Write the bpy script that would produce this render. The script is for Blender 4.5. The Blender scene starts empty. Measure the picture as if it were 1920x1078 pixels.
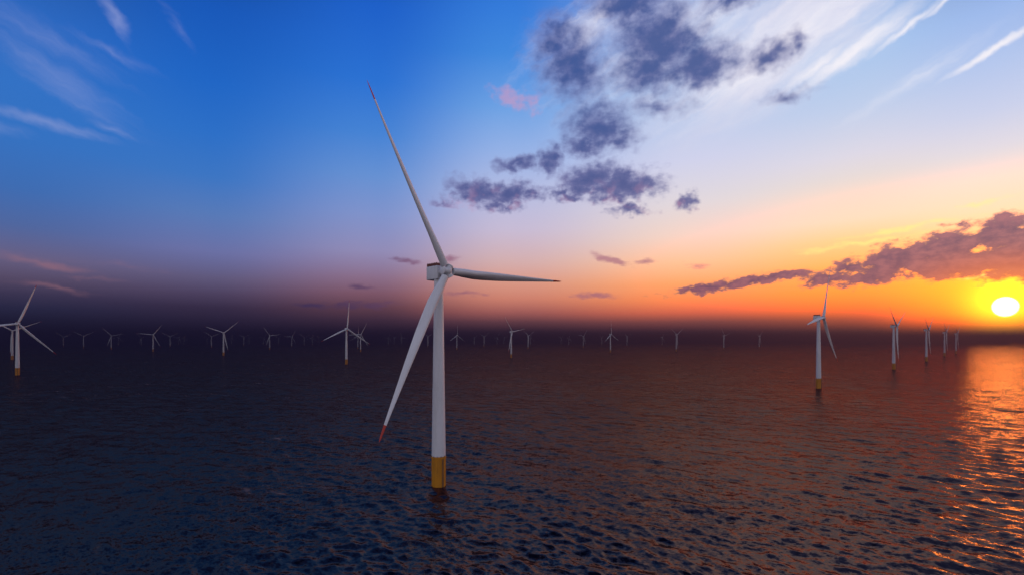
import bpy, bmesh, math, random
import numpy as np
from mathutils import Vector, Matrix
random.seed(7)
C = bpy.context.scene.collection
sc = bpy.context.scene
R = math.radians

# ------------------------------------------------------------------ camera
F_PX, HOR, CAM_H = 890.0, 637.0, 68.5         # focal length / horizon row for a 1920 px wide frame, eye height in metres
cam = bpy.data.cameras.new('camera')
cam.sensor_width = 36.0
cam.lens = F_PX / 1920 * 36.0
cam.shift_y = (HOR - 539.0) / 1920
cam.clip_start = 0.5
cam.clip_end = 90000
co = bpy.data.objects.new('camera', cam)
co.location = (0, 0, CAM_H)
co.rotation_euler = (R(90), 0, 0)
C.objects.link(co)
sc.camera = co

SUN_AZ, SUN_EL = 46.1, 2.77                    # degrees to the right of straight ahead, above the horizon


def ang(px, py):
    """photo pixel -> azimuth, elevation in degrees (where that bit of sky stands)"""
    az = math.atan2(px - 960, F_PX)
    el = math.atan((HOR - py) / F_PX * math.cos(az))
    return math.degrees(az), math.degrees(el)


def lin(c):
    return [((v / 255 + 0.055) / 1.055) ** 2.4 if v > 10.3 else v / 255 / 12.92 for v in c]


# ------------------------------------------------------------------ node helper
class NT:
    def __init__(self, tree):
        self.t = tree
        self.n = tree.nodes
        self.l = tree.links

    def node(self, typ, **kw):
        nd = self.n.new(typ)
        for k, v in kw.items():
            setattr(nd, k, v)
        return nd

    def put(self, sock, v):
        if isinstance(v, bpy.types.NodeSocket):
            self.l.new(v, sock)
        elif v is not None:
            sock.default_value = v

    def math(self, op, a, b=None, c=None, clamp=False):
        nd = self.node('ShaderNodeMath', operation=op, use_clamp=clamp)
        self.put(nd.inputs[0], a)
        self.put(nd.inputs[1], b)
        self.put(nd.inputs[2], c)
        return nd.outputs[0]

    def vmath(self, op, a, b=None, scale=None):
        nd = self.node('ShaderNodeVectorMath', operation=op)
        self.put(nd.inputs[0], a)
        if b is not None:
            self.put(nd.inputs[1], b)
        if scale is not None:
            self.put(nd.inputs['Scale'], scale)
        return nd.outputs['Value'] if op in ('LENGTH', 'DOT_PRODUCT', 'DISTANCE') else nd.outputs['Vector']

    def maprange(self, v, a, b, c=0.0, d=1.0, smooth=True):
        nd = self.node('ShaderNodeMapRange', interpolation_type='SMOOTHSTEP' if smooth else 'LINEAR')
        nd.clamp = True
        self.put(nd.inputs[0], v)
        for i, x in enumerate((a, b, c, d)):
            self.put(nd.inputs[1 + i], x)
        return nd.outputs[0]

    def mix(self, f, a, b, blend='MIX'):
        nd = self.node('ShaderNodeMix', data_type='RGBA', blend_type=blend, clamp_factor=True)
        self.put(nd.inputs['Factor'], f)
        self.put(nd.inputs[6], a)
        self.put(nd.inputs[7], b)
        return nd.outputs[2]

    def noise(self, vec, scale, detail=4, rough=0.55, dist=0.0, color=False, lac=2.0):
        nd = self.node('ShaderNodeTexNoise')
        self.put(nd.inputs['Vector'], vec)
        nd.inputs['Scale'].default_value = scale
        nd.inputs['Detail'].default_value = detail
        nd.inputs['Roughness'].default_value = rough
        nd.inputs['Lacunarity'].default_value = lac
        nd.inputs['Distortion'].default_value = dist
        return nd.outputs['Color'] if color else nd.outputs[0]

    def mapping(self, vec, loc, rot, scale, vt='TEXTURE'):
        nd = self.node('ShaderNodeMapping', vector_type=vt)
        self.put(nd.inputs[0], vec)
        nd.inputs['Location'].default_value = loc
        nd.inputs['Rotation'].default_value = rot
        nd.inputs['Scale'].default_value = scale
        return nd.outputs[0]

    def ramp(self, f, stops, interp='LINEAR'):
        nd = self.node('ShaderNodeValToRGB')
        cr = nd.color_ramp
        cr.interpolation = interp
        while len(cr.elements) < len(stops):
            cr.elements.new(0.5)
        for e, (p, c) in zip(cr.elements, sorted(stops)):
            e.position = p
        for e, (p, c) in zip(cr.elements, sorted(stops)):
            e.color = (*c, 1)
        self.put(nd.inputs[0], f)
        return nd.outputs[0]


# ------------------------------------------------------------------ sky (world)
HAZE_TOP = 186.0
SIGMA = 1 / 3000.0
world = bpy.data.worlds.new('World')
sc.world = world
world.use_nodes = True
w = NT(world.node_tree)
w.n.clear()
out = w.node('ShaderNodeOutputWorld')
bg = w.node('ShaderNodeBackground')
w.l.new(bg.outputs[0], out.inputs[0])
tc = w.node('ShaderNodeTexCoord')
D = tc.outputs['Generated']
sep = w.node('ShaderNodeSeparateXYZ')
w.l.new(D, sep.inputs[0])
az = w.math('MULTIPLY', w.math('ARCTAN2', sep.outputs[0], sep.outputs[1]), 57.29578)
el = w.math('MULTIPLY', w.math('ARCSINE', sep.outputs[2]), 57.29578)
ELMAX = 90.0


def elpos(e):
    return math.sqrt(max(0.0, e) / ELMAX)      # more of the ramp near the horizon


elr = w.math('SQRT', w.math('DIVIDE', w.math('MAXIMUM', el, 0.0), ELMAX))
GAIN = 4.0
# colour of the open sky in columns of azimuth: photo x, [(photo y, sRGB)]
cols = [
    (20, [(-300, (18, 52, 126)), (10, (44, 106, 196)), (150, (50, 116, 202)), (250, (52, 116, 198)), (350, (62, 110, 182)), (420, (80, 104, 162)), (480, (104, 96, 132)),
          (520, (84, 72, 100)), (550, (54, 48, 76)), (575, (32, 33, 60)), (600, (22, 24, 48)), (620, (16, 17, 38))]),
    (390, [(-300, (12, 43, 118)), (10, (22, 90, 190)), (150, (30, 104, 202)), (250, (44, 114, 204)), (330, (60, 120, 200)), (400, (88, 124, 188)), (470, (108, 114, 168)),
           (520, (96, 88, 124)), (550, (74, 62, 92)), (575, (48, 38, 64)), (600, (34, 28, 52)), (620, (24, 20, 42))]),
    (700, [(-300, (13, 48, 126)), (10, (28, 98, 206)), (150, (42, 116, 216)), (250, (70, 134, 218)), (330, (104, 148, 216)), (400, (130, 150, 208)), (470, (148, 142, 186)),
           (520, (140, 110, 138)), (550, (124, 84, 102)), (575, (92, 58, 72)), (600, (58, 38, 56)), (620, (36, 25, 44))]),
    (960, [(-300, (24, 58, 136)), (10, (52, 126, 224)), (100, (66, 140, 228)), (200, (112, 166, 234)), (280, (152, 182, 236)), (360, (186, 194, 232)), (430, (204, 192, 218)),
           (490, (216, 178, 178)), (530, (220, 154, 134)), (560, (206, 128, 108)), (585, (156, 88, 84)), (603, (98, 58, 66)), (622, (48, 33, 50))]),
    (1300, [(-300, (54, 80, 147)), (10, (150, 184, 238)), (100, (166, 196, 240)), (200, (190, 208, 242)), (300, (214, 216, 242)), (380, (232, 222, 226)), (440, (240, 218, 202)),
            (490, (250, 200, 154)), (530, (246, 168, 104)), (560, (236, 140, 80)), (585, (200, 98, 70)), (603, (130, 68, 66)), (622, (62, 40, 56))]),
    (1600, [(-300, (60, 86, 154)), (10, (160, 194, 242)), (100, (174, 204, 244)), (200, (196, 212, 242)), (290, (226, 222, 236)), (360, (244, 226, 210)), (410, (248, 226, 196)),
            (450, (255, 212, 146)), (500, (255, 180, 92)), (545, (255, 152, 58)), (575, (240, 116, 48)), (600, (168, 76, 58)), (622, (74, 44, 58))]),
    (1884, [(-300, (66, 93, 158)), (10, (160, 190, 242)), (110, (184, 204, 244)), (200, (206, 214, 242)), (270, (230, 224, 234)), (330, (248, 232, 214)), (390, (252, 226, 188)),
            (440, (255, 210, 134)), (490, (255, 186, 64)), (540, (255, 170, 28)), (585, (255, 150, 20)), (605, (252, 122, 36)), (625, (190, 84, 50))]),
    (2300, [(-300, (66, 93, 158)), (60, (170, 190, 236)), (200, (200, 210, 236)), (330, (240, 224, 210)), (440, (250, 190, 130)), (540, (250, 150, 60)), (610, (200, 90, 50))]),
]


def col_ramp(pts):
    st = []
    for py, c in pts:
        e = py
        T = max(0.45, math.exp(-SIGMA * (HAZE_TOP - CAM_H) / math.sin(R(max(e, 0.4)))))
        L = [min(.93 * x / T / GAIN, 4.0) for x in lin(c)]
        st.append((elpos(e), L))
    return st


last = [None]                                    # ties each bit of sky to the one before, so that they are worked out in turn
chain = []
for px, pts in cols:
    pp = [(ang(px, py)[1], c) for py, c in pts]
    chain.append((ang(px, 0)[0], col_ramp(pp + [(90, (12, 28, 84))])))  # unseen sky overhead is darkened so the wave troughs reflect dark
# unseen sky behind the viewer, brightened to light the turbines: lavender over dark violet horizon
back = [(0, (40, 34, 58)), (4, (120, 98, 124)), (10, (202, 184, 198)), (25, (228, 224, 234)), (45, (180, 190, 220)), (65, (90, 112, 170)), (90, (12, 28, 84))]
chain.append((115, col_ramp(back)))
chain = [(-110, col_ramp(back))] + chain
sky = w.ramp(elr, chain[0][1])
for (a0, _), (a1, st) in zip(chain[:-1], chain[1:]):
    tie = w.vmath('DOT_PRODUCT', sky, (1e-8, 1e-8, 1e-8))
    sky = w.mix(w.maprange(az, a0, a1), sky, w.ramp(w.math('ADD', elr, tie), st))
last[0] = w.vmath('DOT_PRODUCT', sky, (1e-7, 1e-7, 1e-7))
sky = w.vmath('SCALE', sky, scale=GAIN)

# --- cloud coordinates: degrees of azimuth and elevation, shaken by noise
AE = w.node('ShaderNodeCombineXYZ')
w.l.new(az, AE.inputs[0])
w.l.new(el, AE.inputs[1])
AE = AE.outputs[0]
n1 = w.noise(AE, 0.35, 3, 0.55, color=True)
n2 = w.noise(AE, 1.1, 3, 0.5, color=True)
warp = w.vmath('ADD', w.vmath('SCALE', w.vmath('SUBTRACT', n1, (0.5, 0.5, 0.5)), scale=4.2),
               w.vmath('SCALE', w.vmath('SUBTRACT', n2, (0.5, 0.5, 0.5)), scale=1.5))
warp = w.vmath('MULTIPLY', warp, (1.0, 0.8, 0.0))
CW = w.vmath('ADD', AE, warp)
squash = w.mapping(AE, (0, 0, 0), (0, 0, 0), (1, 0.6, 1))
fb = w.noise(squash, 0.75, 6, 0.6)
fbl = w.noise(w.vmath('MULTIPLY', AE, (0.5, 1.7, 0)), 0.9, 5, 0.6)


def blobs(items, vec, grow=1.08):
    """(photo x, y, half width px, half height px, tilt deg, weight) -> strongest blob value"""
    acc = None
    for px, py, hw, hh, tilt, wt in items:
        a0, e0 = ang(px, py)
        aL, eL = ang(px - 1, py)
        aU, eU = ang(px, py - 1)
        sx = math.hypot(a0 - aL, e0 - eL)
        sy = eU - e0
        src = vec
        if last[0] is not None:
            nd = w.node('ShaderNodeVectorMath', operation='MULTIPLY_ADD')
            w.put(nd.inputs[0], last[0])
            nd.inputs[1].default_value = (1e-7, 1e-7, 0)
            w.put(nd.inputs[2], vec)
            src = nd.outputs[0]
        v = w.mapping(src, (a0, e0, 0), (0, 0, R(tilt)), (hw * grow * sx, hh * grow * sy, 1))
        r = w.vmath('LENGTH', w.vmath('MULTIPLY', v, (1, 1, 0)))
        d = w.math('MULTIPLY', w.math('SUBTRACT', 1.0, r), wt)
        acc = d if acc is None else w.math('MAXIMUM', acc, d)
        last[0] = acc
    return acc


cumulus = [
    (1070, 122, 82, 76, -30, 1.05), (1045, 85, 48, 56, 0, 1.0), (1180, 5, 90, 60, 0, 1.1), (1235, 75, 110, 85, -25, 1.2), (1310, 125, 92, 42, 0, 1.1), (1215, 135, 75, 52, 0, 1.05),
    (1370, -12, 70, 30, 0, .9), (1440, 102, 48, 32, 0, .9), (1490, 76, 28, 26, 0, .8),
    (1120, 240, 68, 56, 0, 1.1), (1100, 275, 60, 20, 0, .9), (1160, 262, 40, 30, 0, .8), (1030, 300, 27, 34, 0, 1.0), (972, 310, 48, 17, 0, .95),
    (1105, 340, 62, 36, 0, 1.1), (1165, 350, 85, 34, 0, 1.1), (1060, 362, 45, 16, 0, .9), (1205, 345, 34, 30, 0, .9),
    (895, 362, 62, 26, -8, 1.05), (950, 362, 55, 24, 0, 1.0), (940, 385, 40, 14, 0, .8), (1000, 368, 22, 22, 0, .8), (1185, 395, 45, 13, 0, .85), (1285, 379, 22, 13, 20, .7),
    (1230, 205, 60, 22, 0, .55), (1480, 175, 40, 14, 0, .5), (830, 382, 25, 12, 0, .55),
]
wisps = [
    (766, 488, 34, 8, -6, .9), (845, 486, 26, 9, 10, .8), (676, 539, 36, 7, 0, .9), (700, 571, 60, 10, 4, .85), (585, 573, 45, 8, 0, .8), (640, 577, 80, 8, 2, .6),
    (1145, 488, 46, 9, -18, .9), (1208, 492, 26, 9, 0, .8), (1115, 554, 56, 8, 0, .95), (870, 550, 60, 7, 0, .6), (1305, 500, 40, 8, 0, .45),
]
bank = [
    (1320, 541, 95, 12, 6, 1.05), (1400, 527, 110, 15, 7, 1.1), (1460, 518, 90, 14, 4, 1.0), (1545, 522, 70, 22, 0, 1.0), (1590, 502, 60, 22, 10, 1.0), (1690, 490, 140, 40, 9, 1.25), (1640, 518, 110, 24, 4, 1.0),
    (1770, 468, 120, 42, 10, 1.3), (1790, 498, 150, 36, 4, 1.3), (1875, 442, 85, 44, 15, 1.3), (1900, 485, 130, 48, 0, 1.35), (1960, 450, 90, 70, 0, 1.2), (2060, 440, 120, 60, 10, 1.1), (1880, 408, 40, 14, 15, .7), (1470, 520, 70, 10, 5, .8),
    (1800, 420, 60, 6, 8, .5), (1700, 452, 40, 6, 5, .45),
]


def density(items, vec, tex, lo, hi, amp):
    b = blobs(items, vec)
    d = w.math('ADD', b, w.math('MULTIPLY', w.math('SUBTRACT', tex, 0.5), amp))
    a = w.maprange(d, lo, hi)
    last[0] = a
    return b, a


high = w.maprange(el, 15, 27)
fbs = w.noise(squash, .55, 3, .5)
fbc = w.math('ADD', fb, w.math('MULTIPLY', w.math('SUBTRACT', fbs, fb), w.math('MULTIPLY_ADD', high, .4, .4)))
cb, calpha = density(cumulus, CW, fbc, w.math('MULTIPLY_ADD', high, -.2, -.14), w.math('MULTIPLY_ADD', high, .22, .62), w.math('MULTIPLY_ADD', high, -.65, 1.7))
small = w.vmath('ADD', AE, w.vmath('SCALE', warp, scale=0.35))
wb, walpha = density(wisps, small, fbl, 0.05, 0.8, 1.6)
bb, balpha = density(bank, small, fb, 0.08, 0.68, 2.0)

# --- cirrus: long fibres, drawn out along their own direction
def fibres(rot, sc_x, sc_y, scale, detail=6, rough=.6):
    return w.noise(w.mapping(w.vmath('ADD', AE, w.vmath('SCALE', warp, scale=.5)), (0, 0, 0), (0, 0, R(rot)), (sc_x, sc_y, 1)), scale, detail, rough)

fib_r = fibres(22, 6.0, 1.0, 0.7, 5, .62)
fib_v = fibres(24, 3.2, 1.0, 0.5, 4, .58)
fib_l = fibres(-22, 9.0, 1.0, 0.8)
cir_right = [(1480, 70, 260, 110, 22, .8), (1600, 97, 150, 26, 24, 1.15), (1530, 125, 90, 20, 20, 1.0), (1400, 150, 130, 34, 18, .75), (1690, 60, 80, 9, 24, .9), (1860, 95, 130, 11, 20, 1.2), (1720, 150, 160, 22, 18, .45),
             (1330, 40, 220, 90, 20, .6), (1780, 0, 60, 8, 22, .8), (1120, 40, 140, 60, 25, .5)]
veil = [(1480, 60, 330, 150, 20, 1.25), (1250, 40, 260, 130, 20, .75), (1420, 160, 260, 50, 12, 1.0), (1100, 60, 150, 70, 25, .5), (1230, 190, 120, 30, 0, .6)]
cir_left = [(90, 232, 150, 15, -4, 1.1), (215, 247, 60, 10, -14, .9), (215, 35, 60, 16, -58, 1.0), (120, 160, 190, 38, -28, .6), (90, 75, 170, 34, -14, .55), (210, 95, 90, 12, -10, .5), (-60, 230, 120, 18, 0, 1.0), (330, 50, 50, 12, -50, .4)]
cir_low = [(80, 492, 120, 13, -8, 1.0), (170, 520, 70, 7, -4, .7), (110, 542, 110, 9, -8, .9), (240, 500, 110, 10, -5, .4)]
pink = [(962, 182, 50, 24, -18, 1.0), (1000, 200, 22, 34, -10, .7), (850, 384, 50, 14, 0, .5)]
glow_streak = [(1600, 458, 170, 9, 3, .8), (1700, 430, 150, 10, 5, .7), (1840, 385, 90, 10, 8, .7), (1860, 512, 70, 7, 6, 1.0), (1900, 505, 60, 9, -2, .8)]
_, a_cr = density(cir_right, small, fib_r, -0.1, 1.2, 1.25)
_, a_ve = density(veil, small, fib_v, -0.1, 1.2, 1.3)
_, a_cl = density(cir_left, small, fib_l, -.15, 1.5, 1.3)
_, a_lo = density(cir_low, small, fbl, 0.0, 1.3, 1.2)
_, a_pk = density(pink, CW, fb, 0.0, 0.9, 1.4)
_, a_gl = density(glow_streak, small, fbl, 0.1, 0.9, 1.4)

# direction of the sun
sd = Vector((math.sin(R(SUN_AZ)) * math.cos(R(SUN_EL)), math.cos(R(SUN_AZ)) * math.cos(R(SUN_EL)), math.sin(R(SUN_EL))))
cosang = w.vmath('DOT_PRODUCT', D, tuple(sd))
sunang = w.math('MULTIPLY', w.math('ARCCOSINE', w.math('MINIMUM', cosang, 0.9999999)), 57.29578)

sky = w.mix(w.math('MULTIPLY', a_cl, .42), sky, (*lin((178, 186, 232)), 1))
sky = w.mix(w.math('MULTIPLY', a_ve, .8), sky, (*[x * 1.0 for x in lin((226, 224, 244))], 1))
sky = w.mix(w.math('MULTIPLY', a_cr, .9), sky, (*[x * 1.12 for x in lin((244, 240, 246))], 1))
sky = w.mix(w.math('MULTIPLY', a_lo, .55), sky, (*[x * 1.5 for x in lin((150, 104, 116))], 1))
sky = w.mix(w.math('MULTIPLY', a_pk, .62), sky, (*lin((206, 158, 196)), 1))
sky = w.mix(w.math('MULTIPLY', a_gl, .75), sky, (1.9, 1.05, .33, 1))

# glow round the sun: only behind the clouds
g1 = w.math('POWER', 2.71828, w.math('MULTIPLY', w.math('MULTIPLY', sunang, sunang), -0.24))
g2 = w.math('POWER', 2.71828, w.math('MULTIPLY', sunang, -0.26))
glow = w.vmath('ADD', w.vmath('SCALE', (2.6, 1.9, 0.03), scale=g1), w.vmath('SCALE', (.55, .2, .02), scale=g2))
sky = w.vmath('ADD', sky, glow)
# red boost low in the sky, added so the water reflects a warm glow
sq = w.math('MULTIPLY', sunang, sunang)
wide = w.math('MULTIPLY', w.math('POWER', 2.71828, w.math('MULTIPLY', sq, -1 / 380)), w.maprange(el, 1.9, 4.6))
tight = w.math('MULTIPLY', w.math('MULTIPLY', w.math('POWER', 2.71828, w.math('MULTIPLY', sq, -1 / 34)), 2.6), w.maprange(el, .3, 3.2))
red = w.math('MULTIPLY', w.math('MULTIPLY', w.math('ADD', wide, tight), w.maprange(el, 16, 6)), w.math('SUBTRACT', 1.0, balpha))
sky = w.vmath('ADD', sky, w.vmath('SCALE', (3.0, .07, .0), scale=red))

# dark slate cumulus, rosy below and at thin edges
thick = w.maprange(w.math('ADD', cb, w.math('MULTIPLY', w.math('SUBTRACT', fbc, .5), 2.2)), -.05, 1.15)
c_el = w.ramp(w.maprange(el, 8, 36, smooth=False), [(0, lin((100, 84, 140))), (.25, lin((70, 80, 142))), (.6, lin((60, 82, 146))), (1, lin((54, 80, 146)))])
c_cum = w.mix(thick, w.mix(.38, c_el, (*lin((178, 168, 214)), 1)), c_el)
rose = w.math('MULTIPLY', w.maprange(w.noise(w.vmath('ADD', AE, (31, 7, 0)), .55, 3, .5), .5, .68), w.maprange(el, 20, 12))
c_cum = w.mix(w.math('MULTIPLY', rose, .75), c_cum, (*lin((196, 138, 170)), 1))
sky = w.mix(w.math('MULTIPLY', calpha, .93), sky, c_cum)
# little violet wisps low down
c_w = w.mix(w.maprange(az, -25, 5), (*lin((66, 54, 104)), 1), (*lin((186, 118, 142)), 1))
sky = w.mix(w.math('MULTIPLY', walpha, .75), sky, c_w)
# the bank by the sun: mauve, turning to embers near the sun
near = w.maprange(sunang, 1.5, 10.0, 1.0, 0.0)
under = w.maprange(el, 9.0, 4.2)
c_b = w.mix(w.maprange(fb, .35, .68), (*lin((116, 76, 116)), 1), (*lin((176, 108, 128)), 1))
c_b = w.mix(w.math('MULTIPLY', w.math('MULTIPLY', near, under), .9), w.vmath('SCALE', c_b, scale=1.0), (1.35, .25, .08, 1))
c_b = w.mix(w.maprange(balpha, .25, .95), w.mix(near, (*lin((226, 150, 120)), 1), (1.5, .55, .12, 1)), c_b)
sky = w.mix(w.math('MULTIPLY', balpha, .94), sky, c_b)
# the sun itself
disc = w.maprange(sunang, 0.62, 0.88, 1.0, 0.0)
sky = w.vmath('ADD', sky, w.vmath('SCALE', (22.0, 15.0, 6.0), scale=disc))

# physical dusk sky under it all
ns = w.node('ShaderNodeTexSky', sky_type='NISHITA')
ns.sun_disc = False
ns.sun_elevation = R(SUN_EL)
ns.sun_rotation = R(SUN_AZ)
ns.altitude = 60
total = w.vmath('ADD', sky, w.vmath('SCALE', ns.outputs[0], scale=0.004))
w.l.new(total, bg.inputs['Color'])
bg.inputs['Strength'].default_value = 1.0

# ------------------------------------------------------------------ sun lamp
sl = bpy.data.lights.new('sun', 'SUN')
sl.energy = .62
sl.angle = R(4.5)      # low sun, disc widened to spread its reflection on the water
sl.color = (1.0, 0.38, 0.09)
so = bpy.data.objects.new('sun', sl)
so.rotation_euler = (-sd).to_track_quat('-Z', 'Y').to_euler()
so.location = (400, 400, 300)
C.objects.link(so)


# ------------------------------------------------------------------ materials
def paint(name, base, rough, stain, amount, scale=0.25, spec=.4):
    m = bpy.data.materials.new(name)
    m.use_nodes = True
    t = NT(m.node_tree)
    b = t.n['Principled BSDF']
    g = t.node('ShaderNodeTexCoord').outputs['Object']
    n = t.noise(t.vmath('MULTIPLY', g, (1, 1, .18)), scale, 6, .65)
    n2_ = t.noise(g, scale * 9, 4, .6)
    f = t.math('MULTIPLY', t.maprange(t.math('ADD', n, t.math('MULTIPLY', n2_, .25)), .5, .85), amount)
    t.put(b.inputs['Base Color'], t.mix(f, (*base, 1), (*stain, 1)))
    t.put(b.inputs['Roughness'], t.math('ADD', rough, t.math('MULTIPLY', n2_, .12)))
    b.inputs['Specular IOR Level'].default_value = spec
    return m


M_white = paint('white_paint', (.76, .77, .79), .42, (.56, .56, .55), .5)
M_yellow = paint('yellow_paint', (.60, .25, .014), .45, (.33, .14, .02), .7, .5)
M_red = paint('red_paint', (.52, .045, .025), .42, (.34, .03, .02), .5)
M_rail = paint('rail_paint', (.20, .055, .03), .5, (.10, .03, .02), .6)
M_steel = paint('dark_steel', (.09, .09, .10), .55, (.05, .04, .04), .6)


def water_mat():
    m = bpy.data.materials.new('sea_water')
    m.use_nodes = True
    t = NT(m.node_tree)
    t.n.clear()
    o = t.node('ShaderNodeOutputMaterial')
    g = t.node('ShaderNodeTexCoord').outputs['Object']
    nrm = t.node('ShaderNodeNewGeometry').outputs['Normal']
    slope = None
    for rot, el_, scale, det, k in ((-34, 1.7, 1.1, 3, .78), (15, 1.4, .36, 4, .62), (-42, 1.9, .075, 4, .38)):
        st = t.mapping(g, (0, 0, 0), (0, 0, R(rot)), (el_, 1.0, 1.0))
        c = t.noise(st, scale, det, .6, color=True)
        v = t.vmath('MULTIPLY', t.vmath('SUBTRACT', c, (.5, .5, .5)), (k, k, 0))
        slope = v if slope is None else t.vmath('ADD', slope, v)
    calm = t.maprange(t.noise(g, .006, 3, .55), .35, .65, .65, 1.25)       # wind patches
    nrm = t.vmath('NORMALIZE', t.vmath('ADD', nrm, t.vmath('SCALE', slope, scale=calm)))
    df = t.node('ShaderNodeBsdfDiffuse')
    df.inputs['Color'].default_value = (.0015, .003, .009, 1)
    gl = t.node('ShaderNodeBsdfGlossy')
    gw = t.node('ShaderNodeBsdfGlossy')
    for nd, ro in ((gl, .15), (gw, .40)):
        nd.inputs['Color'].default_value = (1.0, .64, .47, 1)
        nd.inputs['Roughness'].default_value = ro
    mg = t.node('ShaderNodeMixShader')
    mg.inputs[0].default_value = .2
    t.l.new(gl.outputs[0], mg.inputs[1])
    t.l.new(gw.outputs[0], mg.inputs[2])
    fr = t.node('ShaderNodeFresnel')
    fr.inputs['IOR'].default_value = 1.333
    for nd in (df, gl, gw, fr):
        t.put(nd.inputs['Normal'], nrm)
    mx = t.node('ShaderNodeMixShader')
    t.put(mx.inputs[0], t.math('MULTIPLY', fr.outputs[0], .142))
    t.l.new(df.outputs[0], mx.inputs[1])
    t.l.new(mg.outputs[0], mx.inputs[2])
    # warm glints on the water, put into the colour as small pinkish flecks
    patch = t.maprange(t.noise(g, .011, 2, .5), .54, .65)
    fleck = t.maprange(t.noise(t.mapping(g, (0, 0, 0), (0, 0, R(-36)), (2.2, 1, 1)), .13, 5, .7), .57, .70)
    glint = t.node('ShaderNodeBsdfDiffuse')
    glint.inputs['Color'].default_value = (.34, .22, .20, 1)
    t.put(glint.inputs['Normal'], nrm)
    m2 = t.node('ShaderNodeMixShader')
    t.put(m2.inputs[0], t.math('MULTIPLY', t.math('MULTIPLY', patch, fleck), .5))
    t.l.new(mx.outputs[0], m2.inputs[1])
    t.l.new(glint.outputs[0], m2.inputs[2])
    t.l.new(m2.outputs[0], o.inputs[0])
    return m


M_water = water_mat()


# ------------------------------------------------------------------ sea: one sheet to the horizon with real waves nearby
def build_sea():
    rng = np.random.default_rng(11)
    ang_f = np.radians(np.linspace(-62, 62, 980))
    ang_c = np.radians(np.linspace(62, 298, 60))[1:-1]
    th = np.concatenate([ang_f, ang_c])
    r = [0.0001, 20, 45, 70, 90, 104]
    while r[-1] < 2600:
        r.append(r[-1] * 1.0046)
    while r[-1] < 36000:
        r.append(r[-1] * 1.10)
    r = np.array(r)
    nr, nt = len(r), len(th)
    RR, TT = np.meshgrid(r, th, indexing='ij')
    X = RR * np.sin(TT)
    Y = RR * np.cos(TT)
    cell = np.maximum(RR * .0046, .45)
    Z = np.zeros_like(X)
    DX = np.zeros_like(X)
    DY = np.zeros_like(X)
    nw = 84
    lam = np.exp(rng.uniform(np.log(1.9), np.log(30), nw))
    dire = R(56) + rng.normal(0, .6, nw)          # crests run from far left to near right
    ph = rng.uniform(0, 2 * np.pi, nw)
    slope = .036 * np.exp(-.5 * (np.log(lam / 3.8) / .85) ** 2) + .010
    front = (np.abs(TT) < 1.09) & (RR < 2500)
    Xs, Ys, cs = X[front], Y[front], cell[front]
    zs = np.zeros_like(Xs); dx = np.zeros_like(Xs); dy = np.zeros_like(Xs)
    # gusty patches make the chop uneven
    gust = 1 + .5 * np.sin(Xs / 61 + 1.3 * np.sin(Ys / 97)) * np.sin(Ys / 83 + .7 + np.sin(Xs / 140))
    for L, a, p, s in zip(lam, dire, ph, slope):
        k = 2 * np.pi / L
        A = s / k
        q = k * (np.cos(a) * Xs + np.sin(a) * Ys) + p
        fade = np.clip((L / cs - 2.5) / 3.0, 0, 1) * (gust if L < 16 else 1)
        zs += fade * A * np.sin(q)
        dx += fade * .8 * A * np.cos(q) * np.cos(a)
        dy += fade * .8 * A * np.cos(q) * np.sin(a)
    edge = np.clip((2500 - RR[front]) / 600, 0, 1) * np.clip((RR[front] - 40) / 60, 0, 1)
    Z[front] = zs * edge
    X[front] += dx * edge
    Y[front] += dy * edge
    co_ = np.stack([X, Y, Z], -1).reshape(-1, 3).astype(np.float32)
    i = np.arange(nr - 1)[:, None]
    j = np.arange(nt)[None, :]
    j2 = (j + 1) % nt
    quads = np.stack([i * nt + j, i * nt + j2, (i + 1) * nt + j2, (i + 1) * nt + j], -1).reshape(-1, 4)
    quads = quads[:, ::-1]
    me = bpy.data.meshes.new('water')
    me.vertices.add(len(co_))
    me.vertices.foreach_set('co', co_.ravel())
    me.loops.add(quads.size)
    me.loops.foreach_set('vertex_index', quads.ravel().astype(np.int32))
    me.polygons.add(len(quads))
    me.polygons.foreach_set('loop_start', np.arange(0, quads.size, 4, dtype=np.int32))
    me.polygons.foreach_set('use_smooth', np.ones(len(quads), dtype=bool))
    me.update(calc_edges=True)
    me.materials.append(M_water)
    o = bpy.data.objects.new('water', me)
    o['kind'] = 'structure'
    C.objects.link(o)


build_sea()

# ------------------------------------------------------------------ haze: the dusk air over the sea
hm = bpy.data.materials.new('haze_air')
hm.use_nodes = True
h = NT(hm.node_tree)
h.n.clear()
ho = h.node('ShaderNodeOutputMaterial')
pv = h.node('ShaderNodeVolumePrincipled')
pv.inputs['Color'].default_value = (.082, .064, .112, 1)
pv.inputs['Density'].default_value = SIGMA
pv.inputs['Anisotropy'].default_value = .68
h.l.new(pv.outputs[0], ho.inputs['Volume'])
bm = bmesh.new()
bmesh.ops.create_cube(bm, size=1)
S = 84000
zb = -7.0
bmesh.ops.scale(bm, vec=(S, S, HAZE_TOP - zb), verts=bm.verts)
bmesh.ops.translate(bm, vec=(0, 0, (HAZE_TOP + zb) / 2), verts=bm.verts)
me = bpy.data.meshes.new('haze')
bm.to_mesh(me)
bm.free()
me.materials.append(hm)
hz = bpy.data.objects.new('haze', me)
hz['kind'] = 'stuff'
hz['label'] = 'dark violet dusk haze lying over the sea and swallowing the far turbines'
hz['category'] = 'haze'
C.objects.link(hz)


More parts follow.
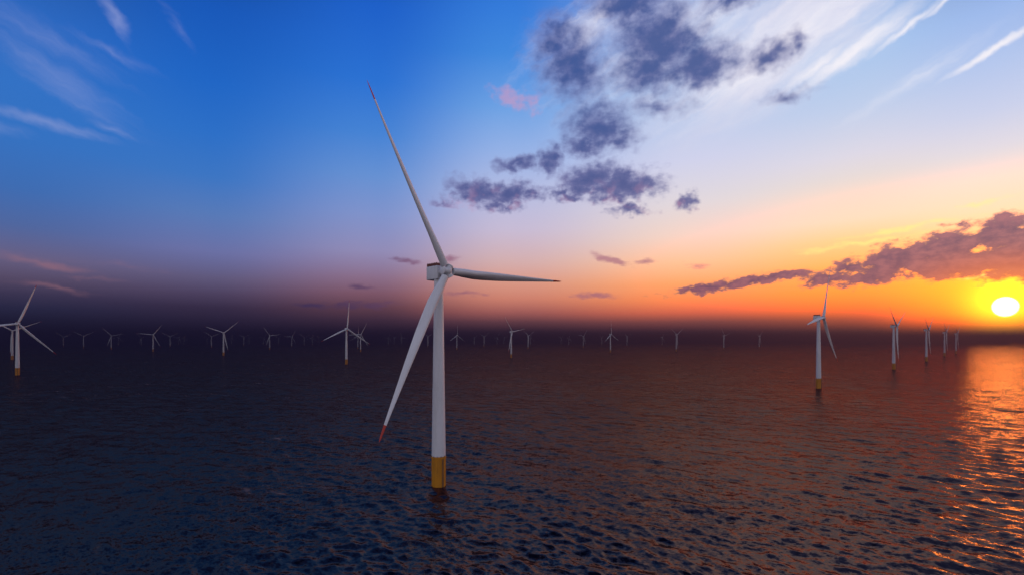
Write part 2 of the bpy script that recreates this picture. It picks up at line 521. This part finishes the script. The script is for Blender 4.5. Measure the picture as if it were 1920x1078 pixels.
# ------------------------------------------------------------------ turbine parts
def link_mesh(name, bm, mat, parent=None, smooth=True, auto=None):
    me = bpy.data.meshes.new(name)
    bmesh.ops.recalc_face_normals(bm, faces=bm.faces)
    for f in bm.faces:
        f.smooth = smooth
    if auto:
        for e in bm.edges:
            if len(e.link_faces) == 2 and e.calc_face_angle(0) > R(auto):
                e.smooth = False
    bm.to_mesh(me)
    bm.free()
    me.materials.append(mat)
    o = bpy.data.objects.new(name, me)
    C.objects.link(o)
    if parent:
        o.parent = parent
    return o


def lathe(bm, prof, seg=48, axis='Z', M=None):
    rings = []
    for z, r in prof:
        ring = []
        for k in range(seg):
            a = 2 * math.pi * k / seg
            p = Vector((r * math.cos(a), r * math.sin(a), z))
            if axis == 'Y':
                p = Vector((p.x, -p.z, p.y))
            if M:
                p = M @ p
            ring.append(bm.verts.new(p))
        rings.append(ring)
    for a, b in zip(rings[:-1], rings[1:]):
        for k in range(seg):
            bm.faces.new((a[k], a[(k + 1) % seg], b[(k + 1) % seg], b[k]))
    bm.faces.new(rings[0])
    bm.faces.new(rings[-1])


def box(bm, x0, x1, y0, y1, z0, z1, bevel=0.0):
    r = bmesh.ops.create_cube(bm, size=1)
    vs = r['verts']
    bmesh.ops.scale(bm, vec=(x1 - x0, y1 - y0, z1 - z0), verts=vs)
    bmesh.ops.translate(bm, vec=((x0 + x1) / 2, (y0 + y1) / 2, (z0 + z1) / 2), verts=vs)
    if bevel:
        es = list({e for v in vs for e in v.link_edges})
        bmesh.ops.bevel(bm, geom=es, offset=bevel, segments=3, affect='EDGES', profile=.5)


HUB_Z, OVER, BLADE = 100.0, 6.3, 81.8
TILT = R(1.0)


# the rotor faces local -Y (towards a viewer in front); x is to that viewer's right
def hub_frame():
    n = Vector((0, -math.cos(TILT), math.sin(TILT)))
    r = Vector((1, 0, 0))
    u = r.cross(n)
    if u.z < 0:
        u = -u
    org = Vector((0, 0, HUB_Z)) + n * OVER
    return org, n, r, u


def blade_matrix(phase, cone=0.0):
    org, n, r, u = hub_frame()
    a = R(phase)
    d = (math.sin(a) * r + math.cos(a) * u)
    s = (math.cos(a) * r - math.sin(a) * u)            # clockwise side seen from the front
    d2 = d * math.cos(cone) + n * math.sin(cone)
    n2 = n * math.cos(cone) - d * math.sin(cone)
    # local axes: x = clockwise side, y = -n (downwind), z = along the blade
    M = Matrix(((s.x, -n2.x, d2.x, org.x), (s.y, -n2.y, d2.y, org.y), (s.z, -n2.z, d2.z, org.z), (0, 0, 0, 1)))
    return M


def blade_section(f):
    """ring of points of the blade at fraction f of its length: round root, aerofoil further out"""
    def tab(x, xs, ys):
        return float(np.interp(x, xs, ys))
    chord = tab(f, [0, .03, .07, .13, .20, .28, .40, .55, .70, .85, .93, .97, .99, 1.0], [3.3, 3.35, 3.6, 4.2, 4.5, 4.5, 4.2, 3.35, 2.4, 1.5, 1.1, .8, .5, .12])
    rel = tab(f, [0, .05, .13, .22, .35, .6, 1.0], [1.0, 1.0, .78, .55, .42, .34, .26])
    rnd = tab(f, [0, .05, .2], [1.0, 1.0, 0.0])
    twist = R(tab(f, [0, .1, .25, .5, 1.0], [34, 34, 30, 26, 22]))
    pre = -2.6 * f ** 2.2                                # bent upwind
    pts = []
    N = 26
    for k in range(N):
        a = 2 * math.pi * k / N
        cx, cy = math.cos(a), math.sin(a)
        x_r, y_r = chord / 2 * cx, chord / 2 * rel * cy
        xx = (cx + 1) / 2                                # 0 leading edge .. 1 trailing edge
        yt = 5 * rel * (.2969 * math.sqrt(max(xx, 0)) - .126 * xx - .3516 * xx ** 2 + .2843 * xx ** 3 - .1015 * xx ** 4)
        x_a = (xx - .32) * chord
        y_a = yt * chord * (1 if cy >= 0 else -1) * (1.15 if cy < 0 else .85)
        x = x_r * rnd + x_a * (1 - rnd)
        y = y_r * rnd + y_a * (1 - rnd)
        X = x * math.cos(twist) - y * math.sin(twist)
        Y = x * math.sin(twist) + y * math.cos(twist) + pre
        pts.append((X, Y, f * BLADE))
    return pts


def loft(bm, fr):
    rings = [[bm.verts.new(p) for p in blade_section(f)] for f in fr]
    n = len(rings[0])
    for a, b in zip(rings[:-1], rings[1:]):
        for k in range(n):
            bm.faces.new((a[k], a[(k + 1) % n], b[(k + 1) % n], b[k]))
    bm.faces.new(rings[0])
    bm.faces.new(rings[-1])


TIP = .915


def make_turbine():
    root = bpy.data.objects.new('wind_turbine', None)
    root.empty_display_size = 5
    C.objects.link(root)
    # yellow transition piece standing in the sea
    bm = bmesh.new()
    lathe(bm, [(-6, 3.35), (13.2, 3.35), (13.25, 3.5), (13.85, 3.5), (13.9, 3.36), (14.2, 3.36)], 56)
    tp = link_mesh('transition_piece', bm, M_yellow, root, auto=30)
    for k in range(12):
        a = 2 * math.pi * (k + .35) / 12
        bm = bmesh.new()
        box(bm, 3.3, 3.52, -.11, .11, 13.9, 14.55, .03)
        bmesh.ops.rotate(bm, cent=(0, 0, 0), matrix=Matrix.Rotation(a, 3, 'Z'), verts=bm.verts)
        link_mesh('bracket', bm, M_steel, tp, smooth=False)
    bm = bmesh.new()
    for s in (-.32, .32):
        box(bm, 3.62, 3.74, s - .06, s + .06, -2, 13.2)
    for k in range(34):
        box(bm, 3.63, 3.73, -.27, .27, -1.6 + k * .43, -1.54 + k * .43)
    for z in (2.0, 6.5, 11.0):
        box(bm, 3.3, 3.63, -.3, -.2, z, z + .12)
        box(bm, 3.3, 3.63, .2, .3, z, z + .12)
    bmesh.ops.rotate(bm, cent=(0, 0, 0), matrix=Matrix.Rotation(R(-97), 3, 'Z'), verts=bm.verts)
    link_mesh('access_ladder', bm, M_steel, tp, smooth=False)
    # tower
    bm = bmesh.new()
    prof = [(14.21, 3.28), (14.5, 3.28)]
    for z in (36, 62, 84):
        rr = 3.28 + (2.08 - 3.28) * (z - 14.5) / 82
        prof += [(z - .08, rr + .003), (z - .07, rr + .035), (z + .07, rr + .035), (z + .08, rr - .003)]
    prof += [(96.2, 2.08), (96.25, 2.3), (96.7, 2.3)]
    lathe(bm, prof, 64)
    link_mesh('tower', bm, M_white, root, auto=30)
    # nacelle
    bm = bmesh.new()
    box(bm, -2.55, 2.55, -2.2, 6.1, 96.72, 103.0, .3)
    nac = link_mesh('nacelle', bm, M_white, root, auto=35)
    bm = bmesh.new()
    box(bm, -2.35, 2.35, -1.6, 5.9, 103.003, 103.12)
    for x in (-2.3, 2.3):
        for y in (-1.5, .3, 2.1, 4.0, 5.8):
            box(bm, x - .07, x + .07, y - .07, y + .07, 103.12, 104.3)
        box(bm, x - .05, x + .05, -1.57, 5.87, 104.3, 104.42)
        box(bm, x - .04, x + .04, -1.43, 5.73, 103.2, 104.2)
    for y in (-1.5, 5.8):
        box(bm, -2.23, 2.23, y - .05, y + .05, 104.31, 104.41)
        box(bm, -2.23, 2.23, y - .04, y + .04, 103.2, 104.2)
    link_mesh('railing', bm, M_rail, nac, smooth=False)
    bm = bmesh.new()
    box(bm, -1.3, 1.3, 2.2, 4.6, 103.13, 104.0, .1)
    link_mesh('cooler', bm, M_rail, nac, smooth=False)
    # generator neck and hub
    org, n, r, u = hub_frame()
    HM = Matrix(((r.x, -n.x, u.x, 0), (r.y, -n.y, u.y, 0), (r.z, -n.z, u.z, HUB_Z), (0, 0, 0, 1)))
    bm = bmesh.new()
    lathe(bm, [(2.205, 1.75), (3.2, 1.65), (4.2, 1.6)], 48, 'Y', HM)
    link_mesh('generator', bm, M_white, root, auto=30)
    bm = bmesh.new()
    prof = [(4.205, 1.75), (4.5, 1.95), (5.2, 2.12), (6.3, 2.15), (7.2, 1.95), (7.9, 1.5), (8.3, .95), (8.5, .4), (8.55, .02)]
    lathe(bm, prof, 48, 'Y', HM)
    for k in range(3):
        Mb = blade_matrix(120 * k)
        lathe(bm, [(1.0, 1.7), (2.35, 1.74), (2.42, 1.9), (2.85, 1.9), (2.9, 1.72), (2.94, 1.65)], 32, 'Z', Mb)
    hub = link_mesh('hub', bm, M_white, root, auto=40)
    # blades (built once, copied)
    bm = bmesh.new()
    loft(bm, [2.95 / BLADE] + list(np.linspace(.05, TIP, 40)))
    b0 = link_mesh('blade', bm, M_white, root, auto=60)
    bm = bmesh.new()
    loft(bm, [TIP + .00003] + list(np.linspace(TIP + .01, .97, 6)) + [.985, .992, .997, 1.0])
    link_mesh('blade_tip', bm, M_red, b0, auto=60)
    for k in (1, 2):
        b = b0.copy()
        C.objects.link(b)
        t = b0.children[0].copy()
        C.objects.link(t)
        t.parent = b
    return root


proto = make_turbine()
bpy.context.view_layer.update()


def pose(root, phase, cone=0.0):
    org, n, r, u = hub_frame()
    blades = [c for c in root.children if c.name.startswith('blade')]
    for k, b in enumerate(blades):
        b.matrix_parent_inverse = Matrix()
        b.matrix_basis = blade_matrix(phase + 120 * k, cone)
    hb = [c for c in root.children if c.name.startswith('hub')][0]
    hb.matrix_parent_inverse = Matrix()
    hb.matrix_basis = Matrix.Translation(org) @ Matrix.Rotation(R(phase), 4, n) @ Matrix.Translation(-org)


def copy_turbine(far):
    """a copy of the turbine, its parts and their sub-parts; far ones do without the tiny fittings"""
    r = proto.copy()
    C.objects.link(r)
    for ch in proto.children:
        c = ch.copy()
        C.objects.link(c)
        c.parent = r
        for g in ch.children:
            if far and g.name.split('.')[0] in ('bracket', 'access_ladder', 'cooler'):
                continue
            d = g.copy()
            C.objects.link(d)
            d.parent = c
    return r


# every turbine: photo column of its tower, distance ahead in metres, yaw, rotor phase, label
T = [
    (822.5, 223.3, 47.2, -31.6, 'largest white wind turbine with red blade tips and yellow base, close in the centre'),
    (1534.8, 674.4, 41.0, 21.0, 'tall white wind turbine seen nearly side on beneath the sunset cloud bank, yellow base'),
    (32.7, 926.4, 52.9, 18.3, 'larger white wind turbine at the left edge, front of two overlapping ones'),
    (23.0, 1650, 52, 64, 'smaller white wind turbine with yellow base half hidden behind the left edge turbine'),
    (649.5, 1345, 41, 4, 'grey white wind turbine with one blade straight up, left of the largest turbine'),
    (1675.7, 1110, 38.4, 62, 'white wind turbine with two blades in a V, directly right of the side on one'),
    (1737, 1530, 40, 57, 'white wind turbine with brown base, third from the right in the row by the sun'),
    (1771, 2020, 40, 61, 'slim pale wind turbine, second from the right in the row by the setting sun'),
    (1792.5, 2400, 39, 60, 'smallest pale wind turbine, rightmost of the row by the setting sun'),
    (958.5, 1830, 50.5, 80, 'pale wind turbine with one blade pointing right, nearest one right of the largest turbine'),
    (419, 2100, 51.5, 49, 'pale wind turbine with wide spread upper blades, midway between left edge and largest turbine'),
    (287, 2830, 50, 35, 'dim wind turbine with one blade level left, fourth right of the left edge pair'),
    (676, 2750, 44, 28, 'dim wind turbine touching the right side of the one with a blade straight up'),
    (671, 3700, 46, 2, 'very dim wind turbine tangled behind the right lower blade of the straight up one'),
    (1144.5, 2620, 44, -2, 'dim wind turbine with long upright blade, midway between the largest and side on turbines'),
    (1268, 2870, 40, 58, 'dim Y shaped wind turbine, leftmost of three spaced ones left of the side on turbine'),
    (1357, 3500, 40, 78, 'dim wind turbine with short right blade, middle of three left of the side on turbine'),
    (1423.5, 3950, 40, 48, 'dim Y shaped wind turbine, nearest on the left of the side on turbine'),
    (505.5, 3430, 50, 82, 'dim wind turbine with level right blade, between wide spread and straight up ones'),
    (856.5, 3300, 47, 1, 'dim wind turbine with an upright blade, close on the right of the largest tower'),
    (990, 3560, 46, 62, 'dim wind turbine with two overlapping rotors, close right of the one pointing right'),
    (208.5, 3540, 51, 78, 'dim wind turbine with nearly level right blade, third small one from the left edge'),
    (156.5, 3900, 51, 60, 'dim Y shaped wind turbine, second small one from the left edge pair'),
    (119, 4900, 51, 66, 'faint Y shaped wind turbine, first small one right of the left edge pair'),
    (396.5, 4250, 50, 66, 'dim Y shaped wind turbine standing just left of the wide spread one'),
    (547, 4600, 50, 30, 'faint wind turbine with a blade tilted up right, right of the level blade one'),
    (319, 4550, 51, 58, 'faint Y shaped wind turbine right of the dim one with a level left blade'),
    (802, 4400, 46, 60, 'faint Y shaped wind turbine just left of the largest tower under its blade'),
    (907.5, 4800, 46, 55, 'faint Y shaped wind turbine midway between the largest tower and the one pointing right'),
    (1093.5, 4200, 43, 40, 'faint Y shaped wind turbine next on the left of the one with long upright blade'),
    (1175.5, 4800, 43, 58, 'faint Y shaped wind turbine next on the right of the one with long upright blade'),
    (457, 5600, 50, 60, 'very faint Y shaped wind turbine, first clear one right of the wide spread one'),
    (570.5, 5600, 49, 62, 'very faint Y shaped wind turbine, next right of the one tilted up right'),
    (222, 5900, 51, 20, 'very faint small wind turbine close right of the third small one from the left'),
    (265, 5900, 51, 75, 'very faint small wind turbine close left of the dim one with level left blade'),
    (335, 6300, 51, 40, 'ghostly wind turbine, left of a ghostly pair in the gap before the wide spread one'),
    (345, 6900, 51, 10, 'ghostly wind turbine, right of a ghostly pair in the gap before the wide spread one'),
    (388.5, 6800, 50, 60, 'ghostly wind turbine touching the left of the dim Y beside the wide spread one'),
    (434, 7200, 50, 15, 'ghostly wind turbine close beside the wide spread one, on its right'),
    (467, 7200, 50, 80, 'ghostly wind turbine close right of the very faint Y after the wide spread one'),
    (494, 6900, 50, 35, 'ghostly wind turbine close left of the dim one with level right blade'),
    (522, 7300, 50, 55, 'ghostly wind turbine close right of the dim one with level right blade'),
    (585.5, 5950, 49, 10, "very faint wind turbine next left of the straight up one's lower left blade tip"),
    (598, 7000, 49, 70, 'ghostly wind turbine at the lower left blade tip of the straight up one'),
    (728, 6500, 47, 20, "ghostly wind turbine, left one of three under the largest turbine's lower blade"),
    (739, 6500, 47, 65, "ghostly wind turbine, middle one of three under the largest turbine's lower blade"),
    (753, 6300, 47, 100, "ghostly wind turbine, right one of three under the largest turbine's lower blade"),
    (889, 6300, 46, 60, 'ghostly wind turbine second right of the largest tower, before the faint Y'),
    (932, 6400, 46, 30, 'ghostly wind turbine just right of the faint Y, before the one pointing right'),
    (945, 7000, 46, 75, 'ghostly wind turbine touching the left side of the one pointing right'),
    (994.5, 5700, 45, 5, 'very faint wind turbine overlapping the right side of the dim one beyond pointing right'),
    (1052, 6500, 44, 50, 'ghostly wind turbine, left of a faint pair midway between pointing right and upright ones'),
    (1066.5, 5750, 44, 20, 'very faint wind turbine, right of a faint pair midway between pointing right and upright ones'),
    (1128, 6200, 43, 55, 'ghostly wind turbine touching the left side of the one with long upright blade'),
    (1241.5, 5500, 42, 25, 'very faint wind turbine close left of the leftmost of three dim spaced ones'),
]
for i, (px, d, yaw, ph, lab) in enumerate(T):
    o = proto if i == 0 else copy_turbine(d > 2600)
    o.location = ((px - 960) * d / F_PX, d, 0)
    o.rotation_euler = (0, 0, R(yaw))
    pose(o, ph, R(1.2) if i == 0 else 0)
    o['label'] = lab
    o['category'] = 'wind turbine'
    o['group'] = 'wind turbines standing in the sea'

# ------------------------------------------------------------------ render settings
sc.render.engine = 'CYCLES'
sc.view_settings.view_transform = 'Standard'
sc.view_settings.look = 'None'
sc.view_settings.exposure = 0
sc.view_settings.gamma = 1
sc.cycles.max_bounces = 5
sc.cycles.diffuse_bounces = 2
sc.cycles.glossy_bounces = 3
sc.cycles.volume_bounces = 0
sc.cycles.use_denoising = True
sc.cycles.caustics_reflective = False
